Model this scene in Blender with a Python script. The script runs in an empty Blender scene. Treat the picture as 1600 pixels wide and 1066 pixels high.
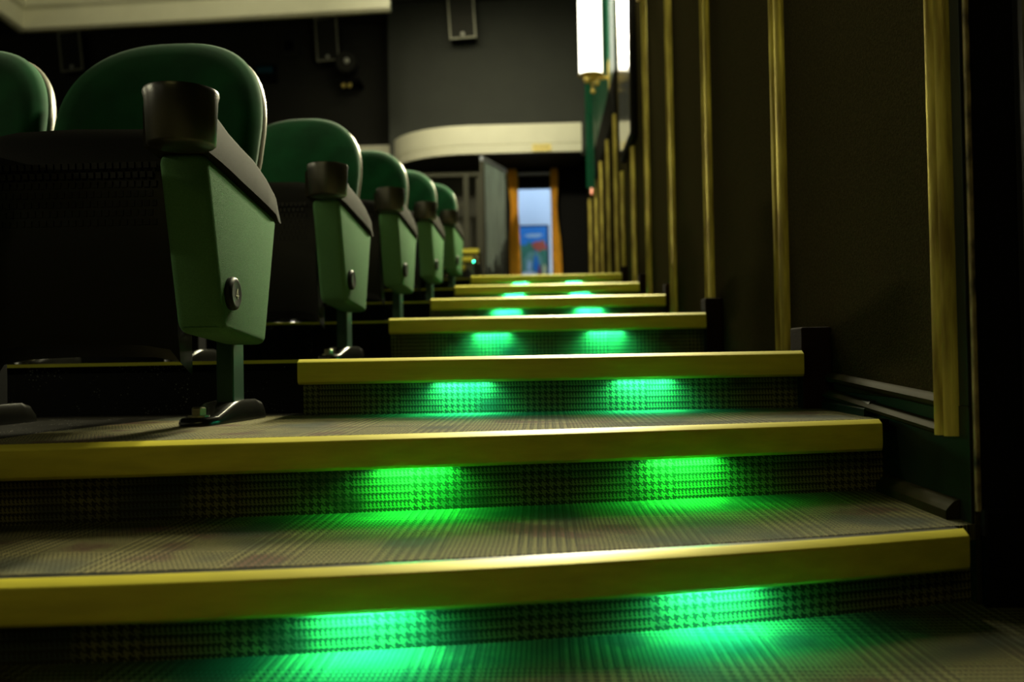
import bpy, bmesh, math, random
from mathutils import Vector, Matrix
random.seed(7)
PI = math.pi
K = 1.2            # metres per layout unit (one seat row pitch)
SC = bpy.context.scene
COL = SC.collection

# ------------------------------------------------------------------ camera
EYE = 0.336
cam_d = bpy.data.cameras.new('camera')
cam = bpy.data.objects.new('camera', cam_d)
COL.objects.link(cam)
cam_d.sensor_width = 36.0
cam_d.lens = 31.5
cam_d.clip_start = 0.01
cam_d.clip_end = 200
cam.matrix_world = (Matrix.Translation((0, 0, EYE * K))
                    @ Matrix.Rotation(math.atan(49.6 / 1400), 4, 'Z')
                    @ Matrix.Rotation(PI / 2 + math.atan(23.9 / 1400), 4, 'X')
                    @ Matrix.Rotation(-0.0177, 4, 'Z'))
cam_d.dof.use_dof = True
cam_d.dof.focus_distance = 1.45 * K
cam_d.dof.aperture_fstop = 2.8
SC.camera = cam

# ------------------------------------------------------------------ world, exposure
w = bpy.data.worlds.new('world')
SC.world = w
w.use_nodes = True
w.node_tree.nodes['Background'].inputs[0].default_value = (0.75, 0.8, 0.6, 1)
w.node_tree.nodes['Background'].inputs[1].default_value = 0.0
SC.view_settings.view_transform = 'Standard'
SC.view_settings.look = 'None'
SC.view_settings.exposure = 0.0
SC.view_settings.gamma = 1.0
SC.view_settings.use_curve_mapping = False

# ------------------------------------------------------------------ fill lights added to the auditorium, and foyer lights
def area(name, loc, aim, size, size_y, power, colour, spread=180, parent=None):
    d = bpy.data.lights.new(name, 'AREA')
    d.shape = 'RECTANGLE'
    d.size = size * K
    d.size_y = size_y * K
    d.energy = power
    d.color = colour
    d.spread = math.radians(spread)
    o = bpy.data.objects.new(name, d)
    COL.objects.link(o)
    p = Vector(loc) * K
    o.location = p
    o.rotation_euler = (Vector(aim) * K - p).to_track_quat('-Z', 'Y').to_euler()
    return o

WARM = (1.0, 0.93, 0.50)
area('cornice_fill', (-2.4, 6.0, 4.3), (-2.8, 8.4, 2.0), 2.6, 1.2, 75, (1.0, 0.94, 0.60))  # added fill for the cornice and the seat tops
area('front_fill', (-1.5, -4.4, 3.5), (-0.2, 1.5, 0.2), 2.0, 1.0, 13, (1.0, 0.90, 0.28))  # added fill from the screen side, for the nosing fronts
area('fascia_fill', (-0.8, 8.5, 4.2), (-0.8, 9.8, 2.4), 2.0, 0.4, 17, (1.0, 0.93, 0.62), 120)  # added to brighten the balcony fascia and the wall above
area('curtain_fill', (-0.9, 4.6, 4.25), (-0.15, 10.4, 1.7), 0.4, 0.4, 22, (1.0, 0.92, 0.66), 50)  # added beam without a fixture, brightens the doorway curtains and screen
area('foyer_light', (-0.1, 12.2, 3.0), (-0.1, 12.4, 0.9), 1.2, 1.2, 20, (0.62, 0.80, 1.0))
area('foyer_pillar_fill', (0.55, 11.6, 1.8), (0.1, 12.9, 1.6), 0.5, 1.2, 10, (0.75, 0.86, 1.0))  # added area light that brightens the foyer pillar

# ------------------------------------------------------------------ materials
def new_mat(name):
    m = bpy.data.materials.new(name)
    m.use_nodes = True
    nt = m.node_tree
    b = nt.nodes['Principled BSDF']
    return m, nt, b

def N(nt, t, **kw):
    n = nt.nodes.new(t)
    for k, v in kw.items():
        setattr(n, k, v)
    return n

def MA(nt, op, a, b=None, c=None):
    n = nt.nodes.new('ShaderNodeMath')
    n.operation = op
    for i, v in enumerate((a, b, c)):
        if v is None:
            continue
        if isinstance(v, (int, float)):
            n.inputs[i].default_value = v
        else:
            nt.links.new(v, n.inputs[i])
    return n.outputs[0]

def MIX(nt, f, a, b, mode='MIX'):
    n = nt.nodes.new('ShaderNodeMix')
    n.data_type = 'RGBA'
    n.blend_type = mode
    for s, v in ((n.inputs[0], f), (n.inputs[6], a), (n.inputs[7], b)):
        if isinstance(v, (int, float)):
            s.default_value = v
        elif isinstance(v, tuple):
            s.default_value = (*v, 1) if len(v) == 3 else v
        else:
            nt.links.new(v, s)
    return n.outputs[2]

def simple(name, col, rough=0.5, metal=0.0, noise=0.0, nscale=30, bump=0.0, bscale=200, spec=0.5,
           coat=0.0, sheen=0.0, stretch=(1, 1, 1), col2=None):
    m, nt, b = new_mat(name)
    b.inputs['Base Color'].default_value = (*col, 1)
    b.inputs['Roughness'].default_value = rough
    b.inputs['Metallic'].default_value = metal
    b.inputs['Specular IOR Level'].default_value = spec
    b.inputs['Coat Weight'].default_value = coat
    b.inputs['Sheen Weight'].default_value = sheen
    tc = N(nt, 'ShaderNodeTexCoord')
    mp = N(nt, 'ShaderNodeMapping')
    nt.links.new(tc.outputs['Object'], mp.inputs[0])
    mp.inputs['Scale'].default_value = stretch
    if noise:
        n = N(nt, 'ShaderNodeTexNoise')
        n.inputs['Scale'].default_value = nscale
        n.inputs['Detail'].default_value = 5
        nt.links.new(mp.outputs[0], n.inputs['Vector'])
        r = N(nt, 'ShaderNodeMapRange')
        r.inputs[1].default_value = 0.35
        r.inputs[2].default_value = 0.65
        nt.links.new(n.outputs['Fac'], r.inputs[0])
        dark = col2 or tuple(c * (1 - noise) for c in col)
        nt.links.new(MIX(nt, r.outputs[0], dark, col), b.inputs['Base Color'])
    if bump:
        n = N(nt, 'ShaderNodeTexNoise')
        n.inputs['Scale'].default_value = bscale
        n.inputs['Detail'].default_value = 3
        nt.links.new(mp.outputs[0], n.inputs['Vector'])
        bp = N(nt, 'ShaderNodeBump')
        bp.inputs['Strength'].default_value = bump
        bp.inputs['Distance'].default_value = 0.002
        nt.links.new(n.outputs['Fac'], bp.inputs['Height'])
        nt.links.new(bp.outputs[0], b.inputs['Normal'])
    return m

def emitter(name, col, strength, base=(0.8, 0.8, 0.8)):
    m, nt, b = new_mat(name)
    b.inputs['Base Color'].default_value = (*base, 1)
    b.inputs['Emission Color'].default_value = (*col, 1)
    b.inputs['Emission Strength'].default_value = strength
    return m

def carpet(name, vaxis):
    """woven houndstooth / glen check carpet; u runs along x, v along y (treads) or z (risers)"""
    m, nt, b = new_mat(name)
    tc = N(nt, 'ShaderNodeTexCoord')
    sp = N(nt, 'ShaderNodeSeparateXYZ')
    nt.links.new(tc.outputs['Object'], sp.inputs[0])
    u = MA(nt, 'ADD', sp.outputs['X'], 20.0)
    v = MA(nt, 'ADD', sp.outputs[vaxis], 20.013)
    p = 0.0017
    cu = MA(nt, 'DIVIDE', u, p)
    cv = MA(nt, 'DIVIDE', v, p)
    fu = MA(nt, 'FLOOR', cu)
    fv = MA(nt, 'FLOOR', cv)
    def sq(x, per):
        return MA(nt, 'LESS_THAN', MA(nt, 'FRACT', MA(nt, 'DIVIDE', x, per)), 0.5)
    zu = sq(u, 0.19)
    zv = sq(MA(nt, 'ADD', v, 0.03), 0.23)
    def pick(z, a, c):
        return MA(nt, 'ADD', MA(nt, 'MULTIPLY', z, a), MA(nt, 'MULTIPLY', MA(nt, 'SUBTRACT', 1.0, z), c))
    warp = pick(zu, sq(fu, 8), sq(fu, 4))
    weft = pick(zv, sq(fv, 8), sq(fv, 4))
    tw = sq(MA(nt, 'ADD', fu, fv), 4)
    fac = pick(tw, warp, weft)
    # single threads showing as short bright dashes
    du = MA(nt, 'ABSOLUTE', MA(nt, 'SINE', MA(nt, 'MULTIPLY', cu, PI)))
    dv = MA(nt, 'ABSOLUTE', MA(nt, 'SINE', MA(nt, 'MULTIPLY', cv, PI)))
    th = MA(nt, 'MULTIPLY', MA(nt, 'POWER', dv, 1.4), MA(nt, 'ADD', 0.45, MA(nt, 'MULTIPLY', du, 0.55)))
    big = N(nt, 'ShaderNodeTexNoise')
    big.inputs['Scale'].default_value = 7
    big.inputs['Detail'].default_value = 3
    nt.links.new(tc.outputs['Object'], big.inputs['Vector'])
    big2 = N(nt, 'ShaderNodeTexNoise')
    big2.inputs['Scale'].default_value = 5
    mp = N(nt, 'ShaderNodeMapping')
    mp.inputs['Location'].default_value = (3.1, 7.7, 1.3)
    nt.links.new(tc.outputs['Object'], mp.inputs[0])
    nt.links.new(mp.outputs[0], big2.inputs['Vector'])
    def rng(x, a, c):
        r = N(nt, 'ShaderNodeMapRange')
        r.inputs[1].default_value = a
        r.inputs[2].default_value = c
        nt.links.new(x, r.inputs[0])
        return r.outputs[0]
    yarn = MIX(nt, rng(big.outputs['Fac'], 0.56, 0.66), (0.52, 0.46, 0.17), (0.34, 0.17, 0.10))
    yarn = MIX(nt, rng(big2.outputs['Fac'], 0.52, 0.66), yarn, (0.14, 0.17, 0.12))
    dark = (0.075, 0.068, 0.030)
    col = MIX(nt, fac, dark, yarn)
    col = MIX(nt, th, (0.012, 0.012, 0.008), col)
    nt.links.new(col, b.inputs['Base Color'])
    b.inputs['Roughness'].default_value = 0.85
    b.inputs['Specular IOR Level'].default_value = 0.25
    bp = N(nt, 'ShaderNodeBump')
    bp.inputs['Strength'].default_value = 0.7
    bp.inputs['Distance'].default_value = 0.0008
    nt.links.new(th, bp.inputs['Height'])
    nt.links.new(bp.outputs[0], b.inputs['Normal'])
    return m

def speckled(name, base, dot, scale, thr):
    m, nt, b = new_mat(name)
    tc = N(nt, 'ShaderNodeTexCoord')
    v = N(nt, 'ShaderNodeTexVoronoi')
    v.inputs['Scale'].default_value = scale
    nt.links.new(tc.outputs['Object'], v.inputs['Vector'])
    n = N(nt, 'ShaderNodeTexNoise')
    n.inputs['Scale'].default_value = 14
    nt.links.new(tc.outputs['Object'], n.inputs['Vector'])
    d = MA(nt, 'LESS_THAN', v.outputs['Distance'], MA(nt, 'MULTIPLY', MA(nt, 'SUBTRACT', n.outputs['Fac'], 0.42), thr))
    nt.links.new(MIX(nt, d, base, dot), b.inputs['Base Color'])
    b.inputs['Roughness'].default_value = 0.7
    b.inputs['Specular IOR Level'].default_value = 0.1
    return m

M = {}
M['carpet_tread'] = carpet('carpet_tread', 'Y')
M['carpet_riser'] = carpet('carpet_riser', 'Z')
M['kerb'] = simple('kerb_carpet', (0.020, 0.011, 0.008), 0.9, bump=0.6, bscale=300, spec=0.1)
M['brass'] = simple('brass_nosing', (0.74, 0.66, 0.05), 0.45, 0.15, noise=0.18, nscale=9, bump=0.05, bscale=60, stretch=(0.6, 6, 6))
M['insert'] = simple('nosing_insert', (0.10, 0.10, 0.085), 0.35, 0.6, noise=0.4, nscale=20)
M['gold'] = simple('gold_moulding', (0.72, 0.62, 0.11), 0.30, 0.3, noise=0.55, nscale=6, bump=0.15, bscale=90, stretch=(6, 6, 0.7), col2=(0.22, 0.16, 0.02))
M['worn'] = simple('worn_edge', (0.42, 0.33, 0.13), 0.6, 0.0, noise=1.0, nscale=38, stretch=(1, 1, 0.5), col2=(0.012, 0.010, 0.006))
M['wall_fabric'] = simple('wall_fabric', (0.040, 0.034, 0.015), 1.0, 0, spec=0.0, noise=0.35, nscale=160, bump=0.8, bscale=260)
M['dark_green_paint'] = simple('dark_green_paint', (0.008, 0.012, 0.006), 0.5, 0, spec=0.2, noise=0.3, nscale=12, bump=0.1, bscale=30)
M['olive_trim'] = simple('olive_trim', (0.032, 0.027, 0.008), 0.75, 0.0, spec=0.05, noise=0.45, nscale=9, bump=0.1, bscale=60)
M['black_paint'] = simple('black_paint', (0.004, 0.004, 0.003), 0.7, spec=0.1)
M['dark_wall'] = simple('dark_wall', (0.026, 0.030, 0.021), 0.75, 0, noise=0.15, nscale=3)
M['dim_wall'] = simple('dim_wall', (0.022, 0.022, 0.015), 0.8, 0, noise=0.15, nscale=3)
M['olive_wall'] = simple('olive_wall', (0.05, 0.05, 0.033), 0.8)
M['cream'] = simple('cream_plaster', (0.64, 0.63, 0.47), 0.6, 0, noise=0.06, nscale=4)
M['velvet'] = simple('green_velvet', (0.006, 0.085, 0.026), 0.9, 0, spec=0.12, noise=0.35, nscale=10, sheen=0.08, bump=0.1, bscale=400)
M['panel_fabric'] = simple('green_woven_fabric', (0.085, 0.205, 0.085), 0.9, 0, noise=0.16, nscale=300, bump=0.5, bscale=500, spec=0.1, stretch=(1, 1, 1.6))
M['plastic'] = simple('black_plastic', (0.020, 0.019, 0.013), 0.30, 0, spec=0.8, bump=0.12, bscale=600)
M['arm_plastic'] = simple('arm_plastic', (0.022, 0.021, 0.014), 0.8, 0, spec=0.06, bump=0.2, bscale=600)
M['pan_plastic'] = simple('seat_pan_plastic', (0.005, 0.005, 0.003), 0.45, 0, spec=0.25, bump=0.2, bscale=500)
M['shell'] = simple('grey_shell', (0.26, 0.25, 0.20), 0.35, 0.1)
M['gloss_black'] = simple('glossy_black_casting', (0.012, 0.012, 0.009), 0.24, 0.3, bump=0.15, bscale=40)
M['steel'] = simple('worn_steel', (0.45, 0.42, 0.28), 0.3, 0.9, noise=0.3, nscale=60)
M['leg_paint'] = simple('leg_green_paint', (0.006, 0.05, 0.02), 0.45)
M['badge'] = simple('badge_black', (0.006, 0.008, 0.006), 0.5, spec=0.25)
M['digit'] = simple('digit_ivory', (0.62, 0.62, 0.48), 0.5)
M['platform'] = speckled('dark_platform', (0.010, 0.009, 0.006), (0.45, 0.45, 0.40), 150, 1.0)
M['black_riser'] = speckled('dusty_black_riser', (0.005, 0.005, 0.004), (0.25, 0.25, 0.22), 130, 0.8)
M['sconce_glass'] = emitter('lit_frosted_glass', (1.0, 0.97, 0.80), 3.2)
M['brass_fitting'] = simple('polished_brass', (0.85, 0.66, 0.18), 0.3, 0.35)
M['satin'] = simple('green_satin', (0.010, 0.14, 0.06), 0.38, 0, noise=0.3, nscale=12, stretch=(5, 5, 0.3))
M['orange'] = simple('orange_drape', (0.95, 0.56, 0.05), 0.55, 0, noise=0.35, nscale=14, stretch=(4, 4, 0.6), sheen=0.0)
M['bluewhite'] = simple('foyer_plaster', (0.72, 0.80, 0.88), 0.7)
M['glass_dark'] = simple('case_glass', (0.012, 0.012, 0.012), 0.11, 0, spec=0.7)
M['grey_metal'] = simple('grey_metal', (0.30, 0.32, 0.36), 0.4, 0.5)
M['pale_metal'] = simple('pale_metal', (0.06, 0.06, 0.042), 0.7, 0.0, spec=0.1)
M['speaker_frame'] = simple('speaker_frame', (0.42, 0.42, 0.32), 0.6)
M['speaker_cloth'] = simple('speaker_cloth', (0.022, 0.022, 0.015), 0.8)
M['badge_silver'] = simple('badge_silver', (0.8, 0.8, 0.7), 0.4)
M['plaque'] = simple('gold_plaque', (0.62, 0.50, 0.10), 0.4, 0.1)
M['plaque_ink'] = simple('plaque_ink', (0.22, 0.16, 0.02), 0.5)
M['blue_glass'] = simple('projection_glass', (0.02, 0.10, 0.16), 0.2)
M['amber_led'] = emitter('amber_indicator', (1.0, 0.28, 0.10), 1.3)

GREEN = [(0.0, 1.0, 0.34), (0.0, 1.0, 0.05), (0.0, 1.0, 0.36)]
M['led_cyan'] = emitter('led_cyan_green', (0.06, 1.0, 0.52), 55.0)
M['led_green'] = emitter('led_green', (0.12, 1.0, 0.42), 30.0)

# ------------------------------------------------------------------ mesh helpers
def box(bm, x0, x1, y0, y1, z0, z1, bev=0.0, seg=2):
    vs = [bm.verts.new((x, y, z)) for x in (x0, x1) for y in (y0, y1) for z in (z0, z1)]
    q = [(0, 1, 3, 2), (4, 6, 7, 5), (0, 4, 5, 1), (2, 3, 7, 6), (0, 2, 6, 4), (1, 5, 7, 3)]
    fs = [bm.faces.new([vs[i] for i in f]) for f in q]
    if bev:
        es = list({e for f in fs for e in f.edges})
        bmesh.ops.bevel(bm, geom=es, offset=bev, segments=seg, profile=0.5, affect='EDGES')
    return vs

def loft(bm, rings, caps=True, closed=True):
    rr = [[bm.verts.new(p) for p in r] for r in rings]
    n = len(rr[0])
    for a, b in zip(rr, rr[1:]):
        for i in range(n if closed else n - 1):
            j = (i + 1) % n
            bm.faces.new((a[i], a[j], b[j], b[i]))
    if caps and closed:
        bm.faces.new(rr[0][::-1])
        bm.faces.new(rr[-1])
    return rr

def prism_x(bm, pts, x0, x1, bev=0.0, seg=3):
    """polygon given in (y, z), extruded along x"""
    rr = loft(bm, [[(x0, y, z) for y, z in pts], [(x1, y, z) for y, z in pts]])
    if bev:
        es = list({e for r in rr for vv in r for e in vv.link_edges})
        bmesh.ops.bevel(bm, geom=es, offset=bev, segments=seg, profile=0.5, affect='EDGES')

def lathe(bm, cx, cy, prof, n=32):
    """(radius, z) rings around a vertical axis"""
    rings = [[(cx + r * math.cos(2 * PI * i / n), cy + r * math.sin(2 * PI * i / n), z) for i in range(n)] for r, z in prof]
    loft(bm, rings)

def lathe_x(bm, x, y, z, prof, n=32):
    """(offset along x, radius) rings around an axis along x"""
    rings = [[(x + o, y + r * math.cos(2 * PI * i / n), z + r * math.sin(2 * PI * i / n)) for i in range(n)] for o, r in prof]
    loft(bm, rings)

def tube(bm, p0, p1, r, n=12):
    p0, p1 = Vector(p0), Vector(p1)
    d = (p1 - p0).normalized()
    a = d.orthogonal().normalized()
    b = d.cross(a)
    loft(bm, [[tuple(p + a * r * math.cos(2 * PI * i / n) + b * r * math.sin(2 * PI * i / n)) for i in range(n)] for p in (p0, p1)])

def sphere(bm, c, r):
    bmesh.ops.create_uvsphere(bm, u_segments=16, v_segments=10, radius=r, matrix=Matrix.Translation(c))

def wloc(o):
    v = Vector(o.location)
    while o.parent:
        o = o.parent
        v += Vector(o.location)
    return v

def obj(name, bm, m, parent=None, smooth=False, angle=40):
    bmesh.ops.recalc_face_normals(bm, faces=bm.faces)
    bmesh.ops.scale(bm, vec=(K, K, K), verts=bm.verts)
    if parent is not None:
        org = wloc(parent)
    else:
        xs = [v.co.x for v in bm.verts]; ys = [v.co.y for v in bm.verts]; zs = [v.co.z for v in bm.verts]
        org = Vector(((min(xs) + max(xs)) / 2, (min(ys) + max(ys)) / 2, min(zs)))
    bmesh.ops.translate(bm, vec=-org, verts=bm.verts)
    me = bpy.data.meshes.new(name)
    if smooth:
        for f in bm.faces:
            f.smooth = True
        for e in bm.edges:
            if len(e.link_faces) == 2 and e.calc_face_angle(0) > math.radians(angle):
                e.smooth = False
    bm.to_mesh(me)
    bm.free()
    mats = m if isinstance(m, list) else [m]
    for x in mats:
        me.materials.append(M[x] if isinstance(x, str) else x)
    o = bpy.data.objects.new(name, me)
    COL.objects.link(o)
    if parent is not None:
        o.parent = parent
    else:
        o.location = org
    return o

def tag(o, label, cat, group=None):
    o['label'] = label
    o['category'] = cat
    if group:
        o['group'] = group
    return o

def thing(name, label, cat, loc, group=None):
    o = bpy.data.objects.new(name, None)
    o.empty_display_size = 0.05
    COL.objects.link(o)
    o.location = Vector(loc) * K
    return tag(o, label, cat, group)

def struct(name, bm, m, parent=None, smooth=False):
    o = obj(name, bm, m, parent, smooth)
    if parent is None:
        o['kind'] = 'structure'
    return o

def nb():
    return bmesh.new()

def dup(root, loc, rz=0.0):
    c = root.copy()
    COL.objects.link(c)
    c.location = loc
    c.rotation_euler = (0, 0, rz)
    for ch in list(root.children):
        d = ch.copy()
        COL.objects.link(d)
        d.parent = c
        for g in list(ch.children):
            e = g.copy()
            COL.objects.link(e)
            e.parent = d
    return c

# ------------------------------------------------------------------ levels of the stair
Z = [0.013, 0.114, 0.228, 0.336, 0.456, 0.577, 0.708, 0.851]     # tread heights
f1 = lambda x: 0.972 + 0.2023 * x + 0.111 * x * x
f2 = lambda x: 1.282 + 0.187 * x + 0.0384 * x * x
flat = lambda d: (lambda x: d)
F = [None, f1, f2, flat(1.677), flat(2.687), flat(3.652), flat(4.652), flat(5.682)]
WX = 0.54          # face of the panelled wall
SET = 0.17         # seat platforms start this much behind the aisle nosings

# ------------------------------------------------------------------ setting
b = nb(); box(b, -7, 1.4, -6, 1.6, -0.05, 0.013); struct('floor', b, 'carpet_tread')
b = nb(); box(b, WX, WX + 0.3, 1.154, 10.399, -0.04, 4.4); struct('wall_right', b, 'wall_fabric')
b = nb(); box(b, WX + 0.0065, WX + 0.41, 1.1475, 1.1535, 0.014, 4.39); struct('wall_right_end', b, 'black_paint')
b = nb(); box(b, WX, WX + 0.3, 10.40, 10.75, Z[7], 4.4); struct('wall_right_rear', b, 'black_paint')
b = nb(); box(b, 0.95, 1.15, -6, 1.147, 0.0, 4.4); struct('wall_right_front', b, 'black_paint')
b = nb(); box(b, -7.2, -7.0, -6, 11.2, 0.0, 4.4); struct('wall_left', b, 'dim_wall')
b = nb(); box(b, -7.2, 1.4, -6.2, -6.0, 0.0, 4.4); struct('wall_screen_side', b, 'dim_wall')
b = nb(); box(b, -7.2, 1.4, -6.2, 11.2, 4.4, 4.5); struct('ceiling', b, 'dim_wall')
# upper rear wall in two depths, standing above the balcony edge
b = nb(); box(b, -1.72, WX, 10.15, 10.35, 2.60, 4.4); box(b, -1.76, WX, 10.351, 10.749, 2.602, 2.64); struct('wall_rear_upper_right', b, 'dark_wall')
b = nb(); box(b, -7.0, -1.72, 10.75, 10.95, 2.60, 4.4); struct('wall_rear_upper_left', b, 'dim_wall')
# rear wall under the balcony, with the doorway
b = nb()
box(b, -0.60, -0.29, 10.5, 10.7, Z[7], 2.60)
box(b, 0.13, WX - 0.001, 10.5, 10.7, Z[7], 2.60)
box(b, -0.29, 0.13, 10.5, 10.7, 2.33, 2.60)
struct('wall_rear_lower', b, 'black_paint')
b = nb(); box(b, -7, -0.60, 10.5, 10.7, Z[7], 2.60); struct('wall_rear_left', b, 'olive_wall')
b = nb()
box(b, -0.30, -0.275, 10.44, 10.5, Z[7], 2.34); box(b, 0.115, 0.14, 10.44, 10.5, Z[7], 2.34); box(b, -0.30, 0.14, 10.44, 10.5, 2.30, 2.36)
struct('trim_20', b, 'black_paint')
b = nb(); box(b, -0.27, 0.11, 10.40, 10.44, 2.44, 2.475, 0.006); struct('trim_21', b, 'grey_metal')
# foyer beyond the doorway
b = nb(); box(b, -1.2, 1.1, 13.0, 13.1, Z[7], 3.2); struct('wall_foyer_back', b, 'bluewhite')
b = nb(); box(b, -1.3, -1.2, 10.7, 13.1, Z[7], 3.2); struct('wall_foyer_left', b, 'bluewhite')
b = nb(); box(b, 1.0, 1.1, 10.7, 13.0, Z[7], 3.2); struct('wall_foyer_right', b, 'bluewhite')
b = nb(); box(b, -1.3, 1.1, 10.7, 13.1, 3.2, 3.3); struct('ceiling_foyer', b, 'bluewhite')
b = nb(); box(b, -1.3, 1.1, 10.402, 13.1, Z[7] - 0.06, Z[7] - 0.001); struct('floor_foyer', b, 'olive_wall')
b = nb(); box(b, 0.105, 0.26, 12.2, 12.4, Z[7], 3.2, 0.01); struct('trim_22', b, 'bluewhite')

# soffit under the balcony and the frieze band on the right wall
b = nb(); box(b, -6.99, -1.77, 10.50, 10.749, 2.602, 2.62); struct('trim_19', b, 'dim_wall')
b = nb(); box(b, 0.525, WX, 6.3, 9.6, 2.04, 2.34, 0.01); struct('trim_23', b, 'black_paint')
b = nb(); box(b, 0.532, WX, 6.3, 10.14, 2.34, 4.4); struct('trim_24', b, 'satin')

# ------------------------------------------------------------------ cream balcony edge with rounded corner
t = thing('balcony_edge', 'cream curved balcony edge above the lit doorway', 'balcony', (-0.6, 9.6, 2.52))
def fascia_ring(x, y, nx, ny):
    prof = [(0.0, 2.52), (-0.010, 2.525), (-0.010, 2.60), (-0.004, 2.605), (-0.004, 2.615), (-0.010, 2.62), (-0.010, 2.81), (0.0, 2.835), (0.06, 2.835), (0.06, 2.56)]
    return [(x - nx * o, y - ny * o, z) for o, z in prof]
b = nb()
rings = [fascia_ring(0.446, 9.6, 0, -1), fascia_ring(-0.2, 9.6, 0, -1), fascia_ring(-0.75, 9.6, 0, -1)]
for i in range(1, 15):
    a = i / 14 * PI / 2
    x = -0.75 - 1.0 * math.sin(a); y = 9.6 + 0.95 * (1 - math.cos(a))
    nx, ny = -math.sin(a) / 1.0, -math.cos(a) / 0.95
    l = math.hypot(nx, ny)
    rings.append(fascia_ring(x, y, nx / l, ny / l))
loft(b, rings)
obj('curved_fascia', b, 'cream', t, smooth=True)
b = nb()
sh = [(0.446, 9.66), (-0.75, 9.66)] + [(-0.75 - 0.94 * math.sin(i / 10 * PI / 2), 9.66 + 0.88 * (1 - math.cos(i / 10 * PI / 2))) for i in range(1, 11)] + [(-1.69, 10.10), (0.446, 10.10)]
sh = sh[:-2] + [(0.446, 10.43)]
loft(b, [[(x, y, 2.535) for x, y in sh], [(x, y, 2.557) for x, y in sh]])
obj('underside', b, 'dim_wall', t)
b = nb(); box(b, -6.5, -1.77, 10.44, 10.495, 2.48, 2.85, 0.01)
obj('straight_fascia', b, 'cream', t)

t = thing('plaque', 'small gold plaque with dark lettering on the cream balcony edge', 'sign', (0.015, 9.585, 2.53))
b = nb(); box(b, -0.085, 0.118, 9.575, 9.587, 2.532, 2.606, 0.003); obj('plate', b, 'plaque', t)
b = nb()
for i, wd in enumerate((0.022, 0.013, 0.02, 0.016, 0.022, 0.018)):
    x0 = -0.066 + i * 0.028
    box(b, x0, x0 + wd, 9.5735, 9.5745, 2.562, 2.586)
obj('lettering', b, 'plaque_ink', t)

# cream cornice at the top left
b = nb()
y0 = 8.25
ring = lambda x, y: [(x, y, 3.48), (x, y - 0.03, 3.50), (x, y - 0.03, 3.66), (x, y - 0.07, 3.70), (x, y - 0.07, 4.39), (x, y + 0.05, 4.39), (x, y + 0.05, 3.48)]
loft(b, [ring(-4.83, 8.22), ring(-3.0, 8.12), ring(-1.33, 8.0)])
ring2 = lambda x, y: [(x - 0.05, y, 3.48), (x, y, 3.48), (x + 0.03, y, 3.50), (x + 0.03, y, 3.66), (x + 0.07, y, 3.70), (x + 0.07, y, 4.39), (x - 0.05, y, 4.39)]
loft(b, [ring2(-4.86, 8.27), ring2(-4.83, 7.9), ring2(-4.75, 6.6)])
tag(obj('cornice', b, 'cream'), 'long cream cornice crossing the top left of the hall', 'cornice')

# ------------------------------------------------------------------ stair steps
STEP_NAMES = [None, 'nearest and lowest', 'second from the bottom', 'third from the bottom', 'fourth from the bottom',
              'fifth from the bottom', 'sixth from the bottom', 'topmost, in front of the doorway']
def xs_of(x0, x1, n=40):
    return [x0 + (x1 - x0) * i / n for i in range(n + 1)]

def nosing(bm, f, z, x0, x1, n=40):
    prof = [(0.018, -0.003), (0.018, 0.0012), (0.014, 0.0012), (0.0012, -0.0045), (0.0, -0.0062), (0.0, -0.036), (0.0015, -0.042), (0.005, -0.0455), (0.009, -0.047), (0.010, -0.047), (0.010, -0.012), (0.018, -0.010)]
    loft(bm, [[(x, f(x) + d, z + v) for d, v in prof] for x in xs_of(x0, x1, n)])

def ribbon(bm, xs, fa, fb, z0, z1):
    """slab between the curves y = fa(x) and y = fb(x)"""
    loft(bm, [[(x, fa(x), z0), (x, fb(x), z0), (x, fb(x), z1), (x, fa(x), z1)] for x in xs])

def tilted_edge(x):                     # where the carpet gives way to the bare platform on the second step
    return x

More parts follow.
